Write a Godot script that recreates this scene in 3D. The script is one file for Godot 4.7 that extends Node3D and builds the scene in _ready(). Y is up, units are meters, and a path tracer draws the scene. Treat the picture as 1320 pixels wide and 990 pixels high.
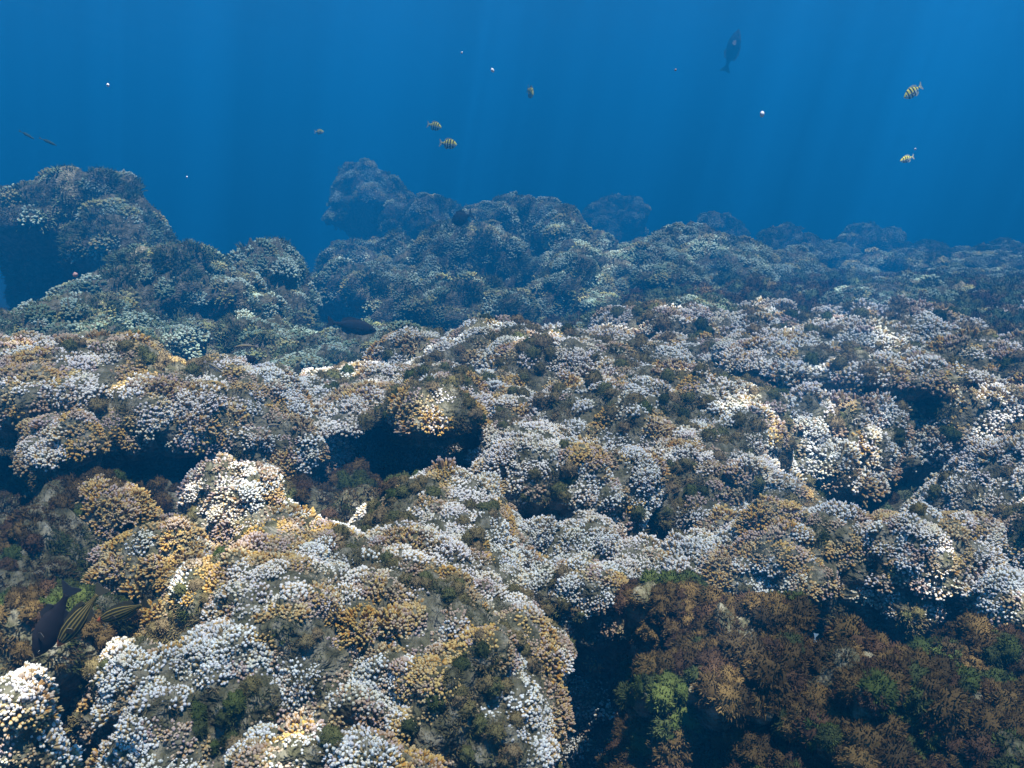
extends Node3D
# A shallow coral reef seen under water. y is up, metres; the camera looks along -z.

const EYE := Vector3(0.0, 0.75, 0.0)
var rng := RandomNumberGenerator.new()
var noise_low := FastNoiseLite.new()
var noise_lump := FastNoiseLite.new()
var noise_fine := FastNoiseLite.new()
var noise_patch := FastNoiseLite.new()
var noise_tint := FastNoiseLite.new()
var used := {}
var mounds := []
var meshes := {}
var tints := {}
var mats := {}

func _ready():
	# ---- camera, water colour, sun, exposure ----
	var cam := Camera3D.new()
	cam.name = "camera"
	cam.position = EYE
	cam.rotation_degrees = Vector3(-11.4, 0, 0)
	cam.fov = 45.0
	cam.near = 0.05
	cam.far = 300.0
	add_child(cam)
	cam.current = true

	var env := Environment.new()
	env.background_mode = Environment.BG_SKY
	var sm := ProceduralSkyMaterial.new()
	sm.sky_top_color = Color(0.032, 0.055, 0.068).linear_to_srgb()
	sm.sky_horizon_color = Color(0.0008, 0.027, 0.09).linear_to_srgb()
	sm.sky_curve = 0.16
	sm.ground_horizon_color = Color(0.0008, 0.027, 0.09).linear_to_srgb()
	sm.ground_bottom_color = Color(0.0006, 0.012, 0.04).linear_to_srgb()
	sm.sun_angle_max = 1.0
	var sky := Sky.new()
	sky.sky_material = sm
	env.sky = sky
	env.tonemap_mode = Environment.TONE_MAPPER_LINEAR
	env.tonemap_exposure = 5.4
	# sea water: blue, scattering mostly forwards
	env.volumetric_fog_enabled = true
	env.volumetric_fog_density = 0.108
	env.volumetric_fog_albedo = Color(0.008, 0.31, 0.95).linear_to_srgb()
	env.volumetric_fog_anisotropy = 0.36
	env.volumetric_fog_length = 64.0
	env.sdfgi_enabled = true
	env.ssao_enabled = true
	env.ssil_enabled = true
	var we := WorldEnvironment.new()
	we.name = "environment"
	we.environment = env
	add_child(we)

	var sun := DirectionalLight3D.new()
	sun.name = "sun"
	sun.light_color = Color(1.0, 0.985, 0.93)
	sun.light_energy = 1.6
	sun.light_angular_distance = 0.5
	sun.shadow_enabled = true
	add_child(sun)
	sun.look_at_from_position(Vector3(0.18, 0.94, 0.24) * 10.0, Vector3.ZERO, Vector3.UP)

	# ---- tools ----
	rng.seed = 7
	for s in [[noise_low, 11, 1.3], [noise_fine, 13, 14.0], [noise_patch, 14, 4.4], [noise_tint, 15, 6.2]]:
		s[0].seed = s[1]
		s[0].frequency = s[2]
		s[0].noise_type = FastNoiseLite.TYPE_SIMPLEX_SMOOTH
		s[0].fractal_octaves = 3
	noise_lump.seed = 12
	noise_lump.noise_type = FastNoiseLite.TYPE_CELLULAR
	noise_lump.cellular_return_type = FastNoiseLite.RETURN_DISTANCE
	noise_lump.fractal_type = FastNoiseLite.FRACTAL_NONE
	noise_lump.frequency = 5.0
	make_materials()
	make_cluster_meshes()

	# ---- setting ----
	mounds = mound_table()
	make_seabed()
	make_caustic_sheet()
	# ---- things ----
	for m in mounds:
		make_mound(m)
	make_fishes()
	make_specks()

func tag(o, label, category, group = ""):
	o.set_meta("label", label)
	o.set_meta("category", category)
	if group:
		o.set_meta("group", group)

func numbered(called: String) -> String:
	var n: int = used.get(called, 0)
	used[called] = n + 1
	return called if n == 0 else "%s_%03d" % [called, n]

func thing(called, label, category, at, group = ""):
	var o := Node3D.new()
	o.name = numbered(called)
	add_child(o)
	o.position = at
	tag(o, label, category, group)
	return o

func part(called, mesh, mat, parent):
	var o := MeshInstance3D.new()
	o.name = called
	o.mesh = mesh
	o.material_override = mat
	parent.add_child(o, true)
	return o

# ---------------------------------------------------------------- materials
func noise_tex(freq, seed_, ramp = [], as_normal = false):
	var n := FastNoiseLite.new()
	n.seed = seed_
	n.frequency = freq
	n.fractal_octaves = 5
	var t := NoiseTexture2D.new()
	t.width = 512
	t.height = 512
	t.seamless = true
	t.noise = n
	if ramp:
		var g := Gradient.new()
		g.offsets = PackedFloat32Array(ramp.map(func(e): return e[0]))
		g.colors = PackedColorArray(ramp.map(func(e): return e[1].linear_to_srgb()))
		t.color_ramp = g
	return t

func make_materials():
	var rock := StandardMaterial3D.new()
	rock.albedo_texture = noise_tex(0.02, 21, [[0.25, Color(0.035, 0.034, 0.020)], [0.45, Color(0.075, 0.075, 0.042)], [0.6, Color(0.12, 0.11, 0.075)], [0.75, Color(0.20, 0.19, 0.15)]])
	rock.uv1_triplanar = true
	rock.uv1_world_triplanar = true
	rock.uv1_scale = Vector3(2.3, 2.3, 2.3)
	rock.roughness = 0.95
	rock.metallic_specular = 0.2
	rock.heightmap_enabled = true
	rock.heightmap_texture = noise_tex(0.05, 22)
	rock.heightmap_scale = 2.0
	mats.rock = rock
	# pigments, as base colours: pale lilac and cream coral, ochre coral, olive turf, brown and green weed; far reef tones painted with water tint
	var sets := {
		"pale": [Color(0.52, 0.51, 0.48), Color(0.57, 0.56, 0.53), Color(0.475, 0.455, 0.45), Color(0.49, 0.465, 0.37), Color(0.415, 0.405, 0.375), Color(0.60, 0.59, 0.56)],
		"ochre": [Color(0.37, 0.25, 0.075), Color(0.34, 0.24, 0.10), Color(0.42, 0.31, 0.12), Color(0.31, 0.24, 0.12), Color(0.39, 0.32, 0.18)],
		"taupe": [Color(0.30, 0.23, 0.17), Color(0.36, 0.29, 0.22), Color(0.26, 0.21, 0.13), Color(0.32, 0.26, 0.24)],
		"turf": [Color(0.115, 0.10, 0.04), Color(0.15, 0.12, 0.055), Color(0.09, 0.095, 0.035), Color(0.17, 0.13, 0.07)],
		"grey": [Color(0.16, 0.23, 0.16), Color(0.20, 0.27, 0.20), Color(0.13, 0.18, 0.11), Color(0.26, 0.33, 0.26), Color(0.21, 0.22, 0.12)],  # green-grey with the water's loss of red mixed in
		"sea_tint_pale": [Color(0.31, 0.41, 0.34), Color(0.37, 0.46, 0.39), Color(0.26, 0.35, 0.30)],  # pale coral pushed green, painting in distance through water
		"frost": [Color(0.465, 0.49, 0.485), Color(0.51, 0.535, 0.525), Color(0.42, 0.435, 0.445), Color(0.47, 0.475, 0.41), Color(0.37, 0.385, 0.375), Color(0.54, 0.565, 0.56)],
		"sea_tint_ochre": [Color(0.30, 0.31, 0.13), Color(0.36, 0.35, 0.17), Color(0.26, 0.26, 0.11)],  # ochre turned olive in place of red lost in water
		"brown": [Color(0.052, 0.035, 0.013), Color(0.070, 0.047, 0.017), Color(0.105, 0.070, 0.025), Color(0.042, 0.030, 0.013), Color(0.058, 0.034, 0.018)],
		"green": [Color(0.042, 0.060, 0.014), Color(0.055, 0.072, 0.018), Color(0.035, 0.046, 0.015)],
		"sea_tint_turf": [Color(0.075, 0.11, 0.06), Color(0.10, 0.14, 0.075), Color(0.06, 0.085, 0.045), Color(0.12, 0.14, 0.08)],  # olive turf, greened further to paint in the water tint
	}
	for k in sets:
		tints[k] = sets[k]
		for i in sets[k].size():
			mats["%s%d" % [k, i]] = pigment(sets[k][i])
	mats.cover = pigment(Color.WHITE)

func pigment(c: Color) -> StandardMaterial3D:
	var m := StandardMaterial3D.new()
	m.albedo_color = c.linear_to_srgb()
	m.vertex_color_use_as_albedo = true
	m.roughness = 0.85
	m.metallic_specular = 0.25
	return m

# ---------------------------------------------------------------- coral and weed pieces
func add_finger(st: SurfaceTool, a: Vector3, dir: Vector3, length: float, rad: float, sides: int, stem: Color, tip: Color):
	var side := dir.cross(Vector3(0.31, 0.2, 0.9)).normalized()
	var other := dir.cross(side).normalized()
	var prof := [[0.0, 0.62], [0.5, 0.86], [0.8, 1.0], [0.95, 0.66]]
	var rings := []
	for p in prof:
		var ring := []
		for k in sides:
			var t := TAU * k / sides
			ring.append(a + dir * length * p[0] + (side * cos(t) + other * sin(t)) * rad * p[1])
		rings.append(ring)
	for j in rings.size() - 1:
		st.set_color(stem if j < 2 else tip)
		for k in sides:
			var l := (k + 1) % sides
			for v in [rings[j][k], rings[j + 1][k], rings[j + 1][l], rings[j][k], rings[j + 1][l], rings[j][l]]:
				st.add_vertex(v)
	var top := a + dir * length * 1.02
	st.set_color(tip)
	for k in sides:
		for v in [rings[-1][(k + 1) % sides], rings[-1][k], top]:
			st.add_vertex(v)

func finger_cluster(count, spread, length, rad, sides, fork, seed_) -> ArrayMesh:
	var r := RandomNumberGenerator.new()
	r.seed = seed_
	var st := SurfaceTool.new()
	st.begin(Mesh.PRIMITIVE_TRIANGLES)
	st.set_smooth_group(0)
	var stem := Color(0.74, 0.54, 0.28)
	for i in count:
		var q := sqrt((i + 0.5) / count)
		var t: float = i * 2.39996 + r.randf_range(-0.3, 0.3)
		var out := Vector3(cos(t), 0, sin(t))
		var dir := (Vector3.UP + out * q * 0.95 + Vector3(r.randf_range(-1, 1), r.randf_range(-0.4, 0.4), r.randf_range(-1, 1)) * 0.28).normalized()
		var root: Vector3 = out * q * spread * 0.66 + Vector3.DOWN * 0.012 + Vector3.DOWN * q * q * spread * 0.25
		var len: float = length * r.randf_range(0.75, 1.2)
		var w: float = rad * r.randf_range(0.8, 1.2)
		var v := r.randf_range(0.82, 1.08)
		var tip := Color(v, v * r.randf_range(0.95, 1.0), v * r.randf_range(0.92, 1.04))
		add_finger(st, root, dir, len, w, sides, stem, tip)
		if r.randf() < fork:
			for n in r.randi_range(1, 2):
				var d2 := (dir + Vector3(r.randf_range(-1, 1), r.randf_range(-0.2, 0.5), r.randf_range(-1, 1)) * 0.85).normalized()
				add_finger(st, root + dir * len * 0.45, d2, len * 0.5, w * 0.8, sides, stem, tip)
	st.generate_normals()
	return st.commit()

func blade_tuft(count, spread, length, width, curl, seed_) -> ArrayMesh:
	var r := RandomNumberGenerator.new()
	r.seed = seed_
	var st := SurfaceTool.new()
	st.begin(Mesh.PRIMITIVE_TRIANGLES)
	for i in count:
		var q := sqrt(r.randf())
		var t := r.randf() * TAU
		var out := Vector3(cos(t), 0, sin(t))
		var root: Vector3 = out * q * spread * 0.8 + Vector3.DOWN * (0.006 + q * q * spread * 0.3)
		var dir := (Vector3.UP + out * q * 0.8 + Vector3(r.randf_range(-1, 1), 0, r.randf_range(-1, 1)) * 0.5).normalized()
		var side := dir.cross(Vector3(r.randf_range(-1, 1), r.randf_range(-1, 1), r.randf_range(-1, 1))).normalized()
		var bend: Vector3 = Vector3(r.randf_range(-1, 1), r.randf_range(-0.6, 0.2), r.randf_range(-1, 1)) * curl
		var len: float = length * r.randf_range(0.6, 1.25)
		var w: float = width * r.randf_range(0.7, 1.3)
		var v := r.randf_range(0.7, 1.25)
		st.set_color(Color(v, v, v * r.randf_range(0.8, 1.1)))
		var a := root
		var d := dir
		for j in 3:
			var b := a + d * len / 3.0
			var wa := w * (1.0 - 0.22 * j)
			var wb := w * (0.78 - 0.22 * j)
			if j < 2:
				for p in [a - side * wa, b + side * wb, b - side * wb, a - side * wa, a + side * wa, b + side * wb]:
					st.add_vertex(p)
			else:
				for p in [a - side * wa, a + side * wa, b]:
					st.add_vertex(p)
			a = b
			d = (d + bend).normalized()
	st.generate_normals()
	return st.commit()

func pom_tuft(count, ball, length, width, seed_) -> ArrayMesh:
	# a rounded bush of short filaments standing out from a little dome
	var r := RandomNumberGenerator.new()
	r.seed = seed_
	var st := SurfaceTool.new()
	st.begin(Mesh.PRIMITIVE_TRIANGLES)
	st.set_color(Color(0.9, 0.9, 0.9))
	for i in 5:
		for j in 10:
			var c := []
			for e in [[i, j], [i, j + 1], [i + 1, j + 1], [i + 1, j]]:
				var q: float = 2.0 * e[0] / 5.0
				var t: float = TAU * (e[1] % 10) / 10.0
				var d := Vector3(cos(t) * sin(q), cos(q), sin(t) * sin(q))
				c.append(d * ball * 0.8 * (1.0 + 0.3 * sin(d.x * 5.0 + seed_) * sin(d.z * 6.0 + d.y * 4.0)))
			for p in [c[0], c[2], c[1], c[0], c[3], c[2]]:
				st.add_vertex(p)
	for i in count:
		var h: float = 1.0 - 1.25 * (i + 0.5) / count
		var t: float = i * 2.39996
		var d := Vector3(cos(t) * sqrt(1.0 - h * h), h, sin(t) * sqrt(1.0 - h * h))
		var bump := 1.0 + 0.3 * sin(d.x * 5.0 + seed_) * sin(d.z * 6.0 + d.y * 4.0)
		var root: Vector3 = d * ball * 0.75 * bump
		var dir := (d + Vector3(r.randf_range(-1, 1), r.randf_range(-1, 1), r.randf_range(-1, 1)) * 0.45).normalized()
		var side := dir.cross(Vector3(r.randf_range(-1, 1), r.randf_range(-1, 1), r.randf_range(-1, 1))).normalized()
		var v := r.randf_range(0.65, 1.35)
		st.set_color(Color(v, v * r.randf_range(0.9, 1.08), v * r.randf_range(0.8, 1.1)))
		var len: float = length * r.randf_range(0.6, 1.2)
		var mid := root + dir * len * 0.55
		var end := mid + (dir + Vector3(r.randf_range(-1, 1), r.randf_range(-0.8, 0.4), r.randf_range(-1, 1)) * 0.6).normalized() * len * 0.5
		for p in [root - side * width * 1.4, mid + side * width, mid - side * width, root - side * width * 1.4, root + side * width * 1.4, mid + side * width, mid - side * width, mid + side * width, end]:
			st.add_vertex(p)
	st.generate_normals()
	return st.commit()

func make_cluster_meshes():
	meshes.nub = []
	meshes.branch = []
	meshes.tuft = []
	meshes.fuzz = []
	for s in 4:
		meshes.nub.append(finger_cluster(36, 0.034, 0.019, 0.0037, 6, 0.3, 100 + s))
		meshes.branch.append(finger_cluster(18, 0.034, 0.029, 0.0034, 6, 0.9, 200 + s))
		meshes.tuft.append(blade_tuft(110, 0.036, 0.016, 0.0015, 0.6, 300 + s))
		meshes.fuzz.append(pom_tuft(420, 0.025, 0.0060, 0.0008, 400 + s))

# ---------------------------------------------------------------- seabed and caustic sheet
func bed(x: float, z: float) -> float:
	var d := -z
	var flat := smoothstep(-0.7, 0.7, x - 0.22 * (d - 4.0)) * smoothstep(3.0, 4.0, d) * (1.0 - smoothstep(9.0, 12.0, d))
	var h := lerpf(-0.30 - 0.3 * (1.0 - smoothstep(1.6, 2.6, d)), 0.02, flat)
	h -= smoothstep(8.0, 22.0, sqrt(x * x + z * z)) * 1.6
	h += 0.07 * noise_low.get_noise_2d(x, z) + 0.03 * noise_fine.get_noise_2d(x * 0.5, z * 0.5)
	return h

func spread_out(i: float, n: float, near: float, far: float) -> float:
	var t := i / n
	return near * t + (far - near) * t * t * t

func make_seabed():
	var st := SurfaceTool.new()
	st.begin(Mesh.PRIMITIVE_TRIANGLES)
	var nx := 110
	var nz := 130
	for j in range(-40, nz + 1):
		for i in range(-nx, nx + 1):
			var x := spread_out(i, nx, 6.0, 45.0)
			var z := -spread_out(j, nz, 8.0, 45.0)
			st.add_vertex(Vector3(x, bed(x, z), z))
	var w := nx * 2 + 1
	for j in nz + 40:
		for i in nx * 2:
			var a := j * w + i
			for k in [a, a + w, a + w + 1, a, a + w + 1, a + 1]:
				st.add_index(k)
	st.generate_normals()
	var o = part("seabed", st.commit(), mats.rock, self)
	o.set_meta("kind", "structure")
	# short weed that grows on the bottom wherever it shows between the mounds
	var spots := []
	while spots.size() < 9000:
		var d := 0.9 + 8.6 * pow(rng.randf(), 1.5)
		var x := rng.randf_range(-1, 1) * (0.3 + d * 0.72)
		spots.append(Vector3(x, bed(x, -d), -d))
	var mm := MultiMesh.new()
	mm.transform_format = MultiMesh.TRANSFORM_3D
	mm.use_colors = true
	mm.mesh = meshes.fuzz[0]
	mm.instance_count = spots.size()
	var tones: Array = tints["sea_tint_turf"] + tints["turf"] + tints["brown"]
	for i in spots.size():
		var sc: float = clampf(-spots[i].z * 0.45, 0.7, 2.6) * rng.randf_range(0.7, 1.4)
		mm.set_instance_transform(i, Transform3D(Basis(Vector3.UP, rng.randf() * TAU).scaled(Vector3.ONE * sc), spots[i]))
		mm.set_instance_color(i, tones[rng.randi() % tones.size()])
	var weed := MultiMeshInstance3D.new()
	weed.name = "weed_cover"
	weed.multimesh = mm
	weed.material_override = mats.cover
	weed.set_meta("kind", "stuff")
	o.add_child(weed, true)

# Added dimming sheet for the sea surface, slotted to shape caustic light lines.
func make_caustic_sheet():
	var n1 := FastNoiseLite.new()
	n1.seed = 31
	n1.frequency = 0.55
	n1.fractal_octaves = 2
	n1.noise_type = FastNoiseLite.TYPE_SIMPLEX_SMOOTH
	n1.domain_warp_enabled = true
	n1.domain_warp_amplitude = 0.5
	n1.domain_warp_frequency = 0.7
	var n2 := n1.duplicate()
	n2.seed = 32
	n2.frequency = 0.9
	var st := SurfaceTool.new()
	st.begin(Mesh.PRIMITIVE_TRIANGLES)
	var xs := PackedFloat32Array()
	var zs := PackedFloat32Array()
	var q := -45.0
	while q < 45.0:
		xs.append(q)
		q += 0.05 if absf(q) < 9.0 else (absf(q) - 8.9) * 0.3 + 0.05
	q = 6.0
	while q > -45.0:
		zs.append(q)
		q -= 0.05 if q > -15.0 else (-q - 14.9) * 0.3 + 0.05
	var nx := xs.size() - 1
	var nz := zs.size() - 1
	var slot_field := PackedFloat32Array()
	slot_field.resize((nx + 1) * (nz + 1))
	for j in nz + 1:
		for i in nx + 1:
			var x := xs[i]
			var z := zs[j]
			var u := n1.get_noise_2d(x, z * 0.8)
			var v: float = n2.get_noise_2d(x + 30.0, z * 0.8)
			slot_field[j * (nx + 1) + i] = minf(absf(u), absf(v) * 1.25)
			st.add_vertex(Vector3(x, 4.0 + 0.08 * u + 0.05 * v, z))
	for j in nz:
		for i in nx:
			var a := j * (nx + 1) + i
			if slot_field[a] + slot_field[a + nx + 2] < 0.09 and xs[i + 1] - xs[i] < 0.06 and zs[j] - zs[j + 1] < 0.06:  # slots left open so full sun passes as bright lines
				continue
			for k in [a, a + nx + 1, a + nx + 2, a, a + nx + 2, a + 1]:
				st.add_index(k)
	st.generate_normals()
	var m := StandardMaterial3D.new()
	m.albedo_color = Color(Color(0.05, 0.2, 0.32).linear_to_srgb(), 0.58)  # part-opaque tone dims the sun between the slots
	m.transparency = BaseMaterial3D.TRANSPARENCY_ALPHA
	m.roughness = 0.4
	var o = part("caustic_sheet", st.commit(), m, self)
	o.set_meta("kind", "structure")

# ---------------------------------------------------------------- coral mounds and weedy rocks
func shape_at(m, u: float, v: float) -> Vector3:
	# u turns round, v runs from the crown (0) over the rim (1) to the foot (2)
	var c: Vector3 = m.c
	var r: Vector3 = m.r
	var ca := cos(u)
	var sa := sin(u)
	var p: Vector3
	var n: Vector3
	if v <= 1.0:
		var t := v * PI / 2
		var s := sin(t)
		p = Vector3(ca * s * r.x, pow(maxf(cos(t), 0.0), m.square) * r.y, sa * s * r.z)
		n = Vector3(ca * s / r.x, cos(t) / r.y, sa * s / r.z).normalized()
	else:
		var t := v - 1.0
		var s := lerpf(1.0, m.under, smoothstep(0.0, minf(0.7, 0.16 / m.drop), t))
		p = Vector3(ca * s * r.x, -t * m.drop, sa * s * r.z)
		n = Vector3(ca, -0.25, sa).normalized()
	var w := c + p
	var k: float = m.lump_scale
	var lump := -noise_lump.get_noise_3d(w.x * k, w.y * k, w.z * k) - 0.45
	var d: float = m.lump * lump + m.lump * 1.5 * noise_low.get_noise_3dv(w * k * 1.2) + m.lump * 0.42 * noise_fine.get_noise_3dv(w)
	return w + n * d

func inside(m, p: Vector3) -> bool:
	var q: Vector3 = p - m.c
	if q.y > m.r.y or q.y < -m.drop:
		return false
	var a: float = q.x / m.r.x
	var b: float = q.z / m.r.z
	var h: float = maxf(q.y, 0.0) / m.r.y
	return a * a + b * b + h * h < 0.80

func make_mound(m):
	var rr := RandomNumberGenerator.new()
	rr.seed = m.seed
	var dist: float = (m.c - EYE).length()
	var base := Vector3(m.c.x, m.c.y - m.drop, m.c.z)
	var o = thing(m.name, m.label, m.cat, base, m.group)
	var gap := maxf(0.016, dist * 0.0075)
	var big: float = maxf(m.r.x, m.r.z)
	var nu := clampi(int(TAU * big / gap), 36, 150)
	var nv := clampi(int((PI / 2 * maxf(big, m.r.y)) / gap), 12, 44)
	var nl := clampi(int(m.drop / gap / 1.3), 5, 20)
	var st := SurfaceTool.new()
	st.begin(Mesh.PRIMITIVE_TRIANGLES)
	var rows := nv + nl
	for j in rows + 1:
		var v := float(j) / nv if j <= nv else 1.0 + float(j - nv) / nl
		for i in nu:
			st.add_vertex(shape_at(m, TAU * i / nu, maxf(v, 0.002)) - base)
	for j in rows:
		for i in nu:
			var a := j * nu + i
			var b := j * nu + (i + 1) % nu
			for k in [a, a + nu, b + nu, a, b + nu, b]:
				st.add_index(k)
	st.generate_normals()
	var mesh := st.commit()
	part(m.body, mesh, mats[m.skin], o)
	cover(m, o, base, mesh, dist, rr)

func cover(m, o, base: Vector3, mesh: ArrayMesh, dist: float, rr: RandomNumberGenerator):
	var arr := mesh.surface_get_arrays(0)
	var pv: PackedVector3Array = arr[Mesh.ARRAY_VERTEX]
	var pn: PackedVector3Array = arr[Mesh.ARRAY_NORMAL]
	var ix: PackedInt32Array = arr[Mesh.ARRAY_INDEX]
	var near := []
	for k in mounds:
		if k != m and (k.c - m.c).length() < maxf(k.r.x, k.r.z) + maxf(m.r.x, m.r.z) + 0.1:
			near.append(k)
	var grow := clampf(dist / 3.2, 0.68, 2.2)
	var per: float = m.density / (grow * grow)
	var got := []
	for t in range(0, ix.size(), 3):
		var a := pv[ix[t]]
		var e1 := pv[ix[t + 1]] - a
		var e2 := pv[ix[t + 2]] - a
		var want := e1.cross(e2).length() * 0.5 * per
		var n := int(want + rr.randf())
		for q in n:
			var s := rr.randf()
			var u := rr.randf()
			if s + u > 1.0:
				s = 1.0 - s
				u = 1.0 - u
			var p := base + a + e1 * s + e2 * u
			var nm := (pn[ix[t]] * (1.0 - s - u) + pn[ix[t + 1]] * s + pn[ix[t + 2]] * u).normalized()
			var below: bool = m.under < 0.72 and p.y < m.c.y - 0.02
			if below and nm.y < -0.6:
				continue
			if not below and nm.y < -0.12 or (nm.y < 0.12 and rr.randf() < 0.4):
				continue
			var to := EYE - p
			if to.z < 0.35 or absf(to.x) > to.z * 0.85 + 0.45 or nm.dot(to.normalized()) < -0.35:
				continue
			if p.y < bed(p.x, p.z) - 0.02:
				continue
			var hid := false
			for k in near:
				if inside(k, p):
					hid = true
					break
			if hid:
				continue
			if m.kind in ["coral", "reef"] and noise_fine.get_noise_3dv(p * 0.8 + Vector3(9, 9, 9)) > 0.27 and rr.randf() < 0.7:
				continue
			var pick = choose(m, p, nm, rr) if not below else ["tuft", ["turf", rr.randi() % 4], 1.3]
			if pick.is_empty():
				continue
			var up := (nm + Vector3.UP * 0.35).normalized()
			var bs := Basis(Quaternion(Vector3.UP, up)) * Basis(Vector3.UP, rr.randf() * TAU)
			var sc := grow * rr.randf_range(0.8, 1.22) * (pick[2] as float)
			got.append([to.length() - sc * 0.2, pick[0], pick[1], Transform3D(bs.scaled(Vector3(sc, sc * rr.randf_range(0.8, 1.15), sc)), p - base), rr.randi() % 4])
	got.sort_custom(func(x, y): return x[0] < y[0])
	var most := 300 if dist < 3.2 else (120 if dist < 5.0 else 40)
	var rest := {}
	for i in got.size():
		var g = got[i]
		var kind: String = g[1]
		if i < most:
			var mi := MeshInstance3D.new()
			mi.name = {"nub": "coral_cluster", "branch": "coral_branch", "tuft": "turf_tuft", "fuzz": "weed_tuft"}[kind]
			mi.mesh = meshes[kind][g[4]]
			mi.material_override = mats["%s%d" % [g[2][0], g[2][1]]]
			mi.transform = g[3]
			o.add_child(mi, true)
		else:
			if not rest.has(kind):
				rest[kind] = []
			rest[kind].append(g)
	for kind in rest:
		var mm := MultiMesh.new()
		mm.transform_format = MultiMesh.TRANSFORM_3D
		mm.use_colors = true
		mm.mesh = meshes[kind][m.seed % 4]
		mm.instance_count = rest[kind].size()
		for i in rest[kind].size():
			var g = rest[kind][i]
			mm.set_instance_transform(i, g[3])
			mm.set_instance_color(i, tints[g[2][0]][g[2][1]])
		var mi := MultiMeshInstance3D.new()
		mi.name = {"nub": "coral_cover", "branch": "branching_coral_cover", "tuft": "turf_cover", "fuzz": "weed_cover"}[kind]
		mi.multimesh = mm
		mi.material_override = mats.cover
		mi.set_meta("kind", "stuff")
		o.add_child(mi, true)

func choose(m, p: Vector3, nm: Vector3, rr: RandomNumberGenerator) -> Array:
	var a := noise_patch.get_noise_3dv(p) + rr.randf_range(-0.09, 0.09)
	var b := noise_tint.get_noise_3dv(p) + rr.randf_range(-0.12, 0.12)
	var shape := "nub"
	var tint := "pale"
	var size := 1.0
	match m.kind:
		"coral":
			if a > m.turf:
				shape = "tuft" if rr.randf() < 0.75 else "fuzz"
				tint = "turf" if b < 0.28 else "green"
			elif b > m.ochre:
				tint = "ochre" if rr.randf() < 0.6 else "taupe"
				shape = "branch" if a < -0.15 or m.ochre < -0.3 else "nub"
			elif b > m.ochre - 0.14:
				tint = "taupe" if rr.randf() < 0.55 else "pale"
			else:
				shape = "branch" if a < -0.22 else "nub"
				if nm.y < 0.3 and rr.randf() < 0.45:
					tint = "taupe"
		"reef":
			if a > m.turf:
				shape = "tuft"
				tint = "sea_tint_turf"
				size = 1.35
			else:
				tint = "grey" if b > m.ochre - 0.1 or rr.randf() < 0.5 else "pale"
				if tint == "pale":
					tint = "sea_tint_pale"
				tint = "sea_tint_ochre" if b > 0.3 else tint
		"weed":
			shape = "fuzz" if a < 0.25 else "tuft"
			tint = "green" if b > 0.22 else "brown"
			size = rr.randf_range(0.8, 1.7) if shape == "fuzz" else 0.9
		"dim_weedy":  # weed kept in dark tones, painting in the shade of these hollows
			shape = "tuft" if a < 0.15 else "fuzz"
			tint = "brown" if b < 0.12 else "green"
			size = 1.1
	if tint == "pale" and noise_patch.get_noise_3dv(p * 0.45 + Vector3(5, 5, 5)) > 0.0:
		tint = "frost"
	return [shape, [tint, rr.randi() % (tints[tint].size() as int)], size]

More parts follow.
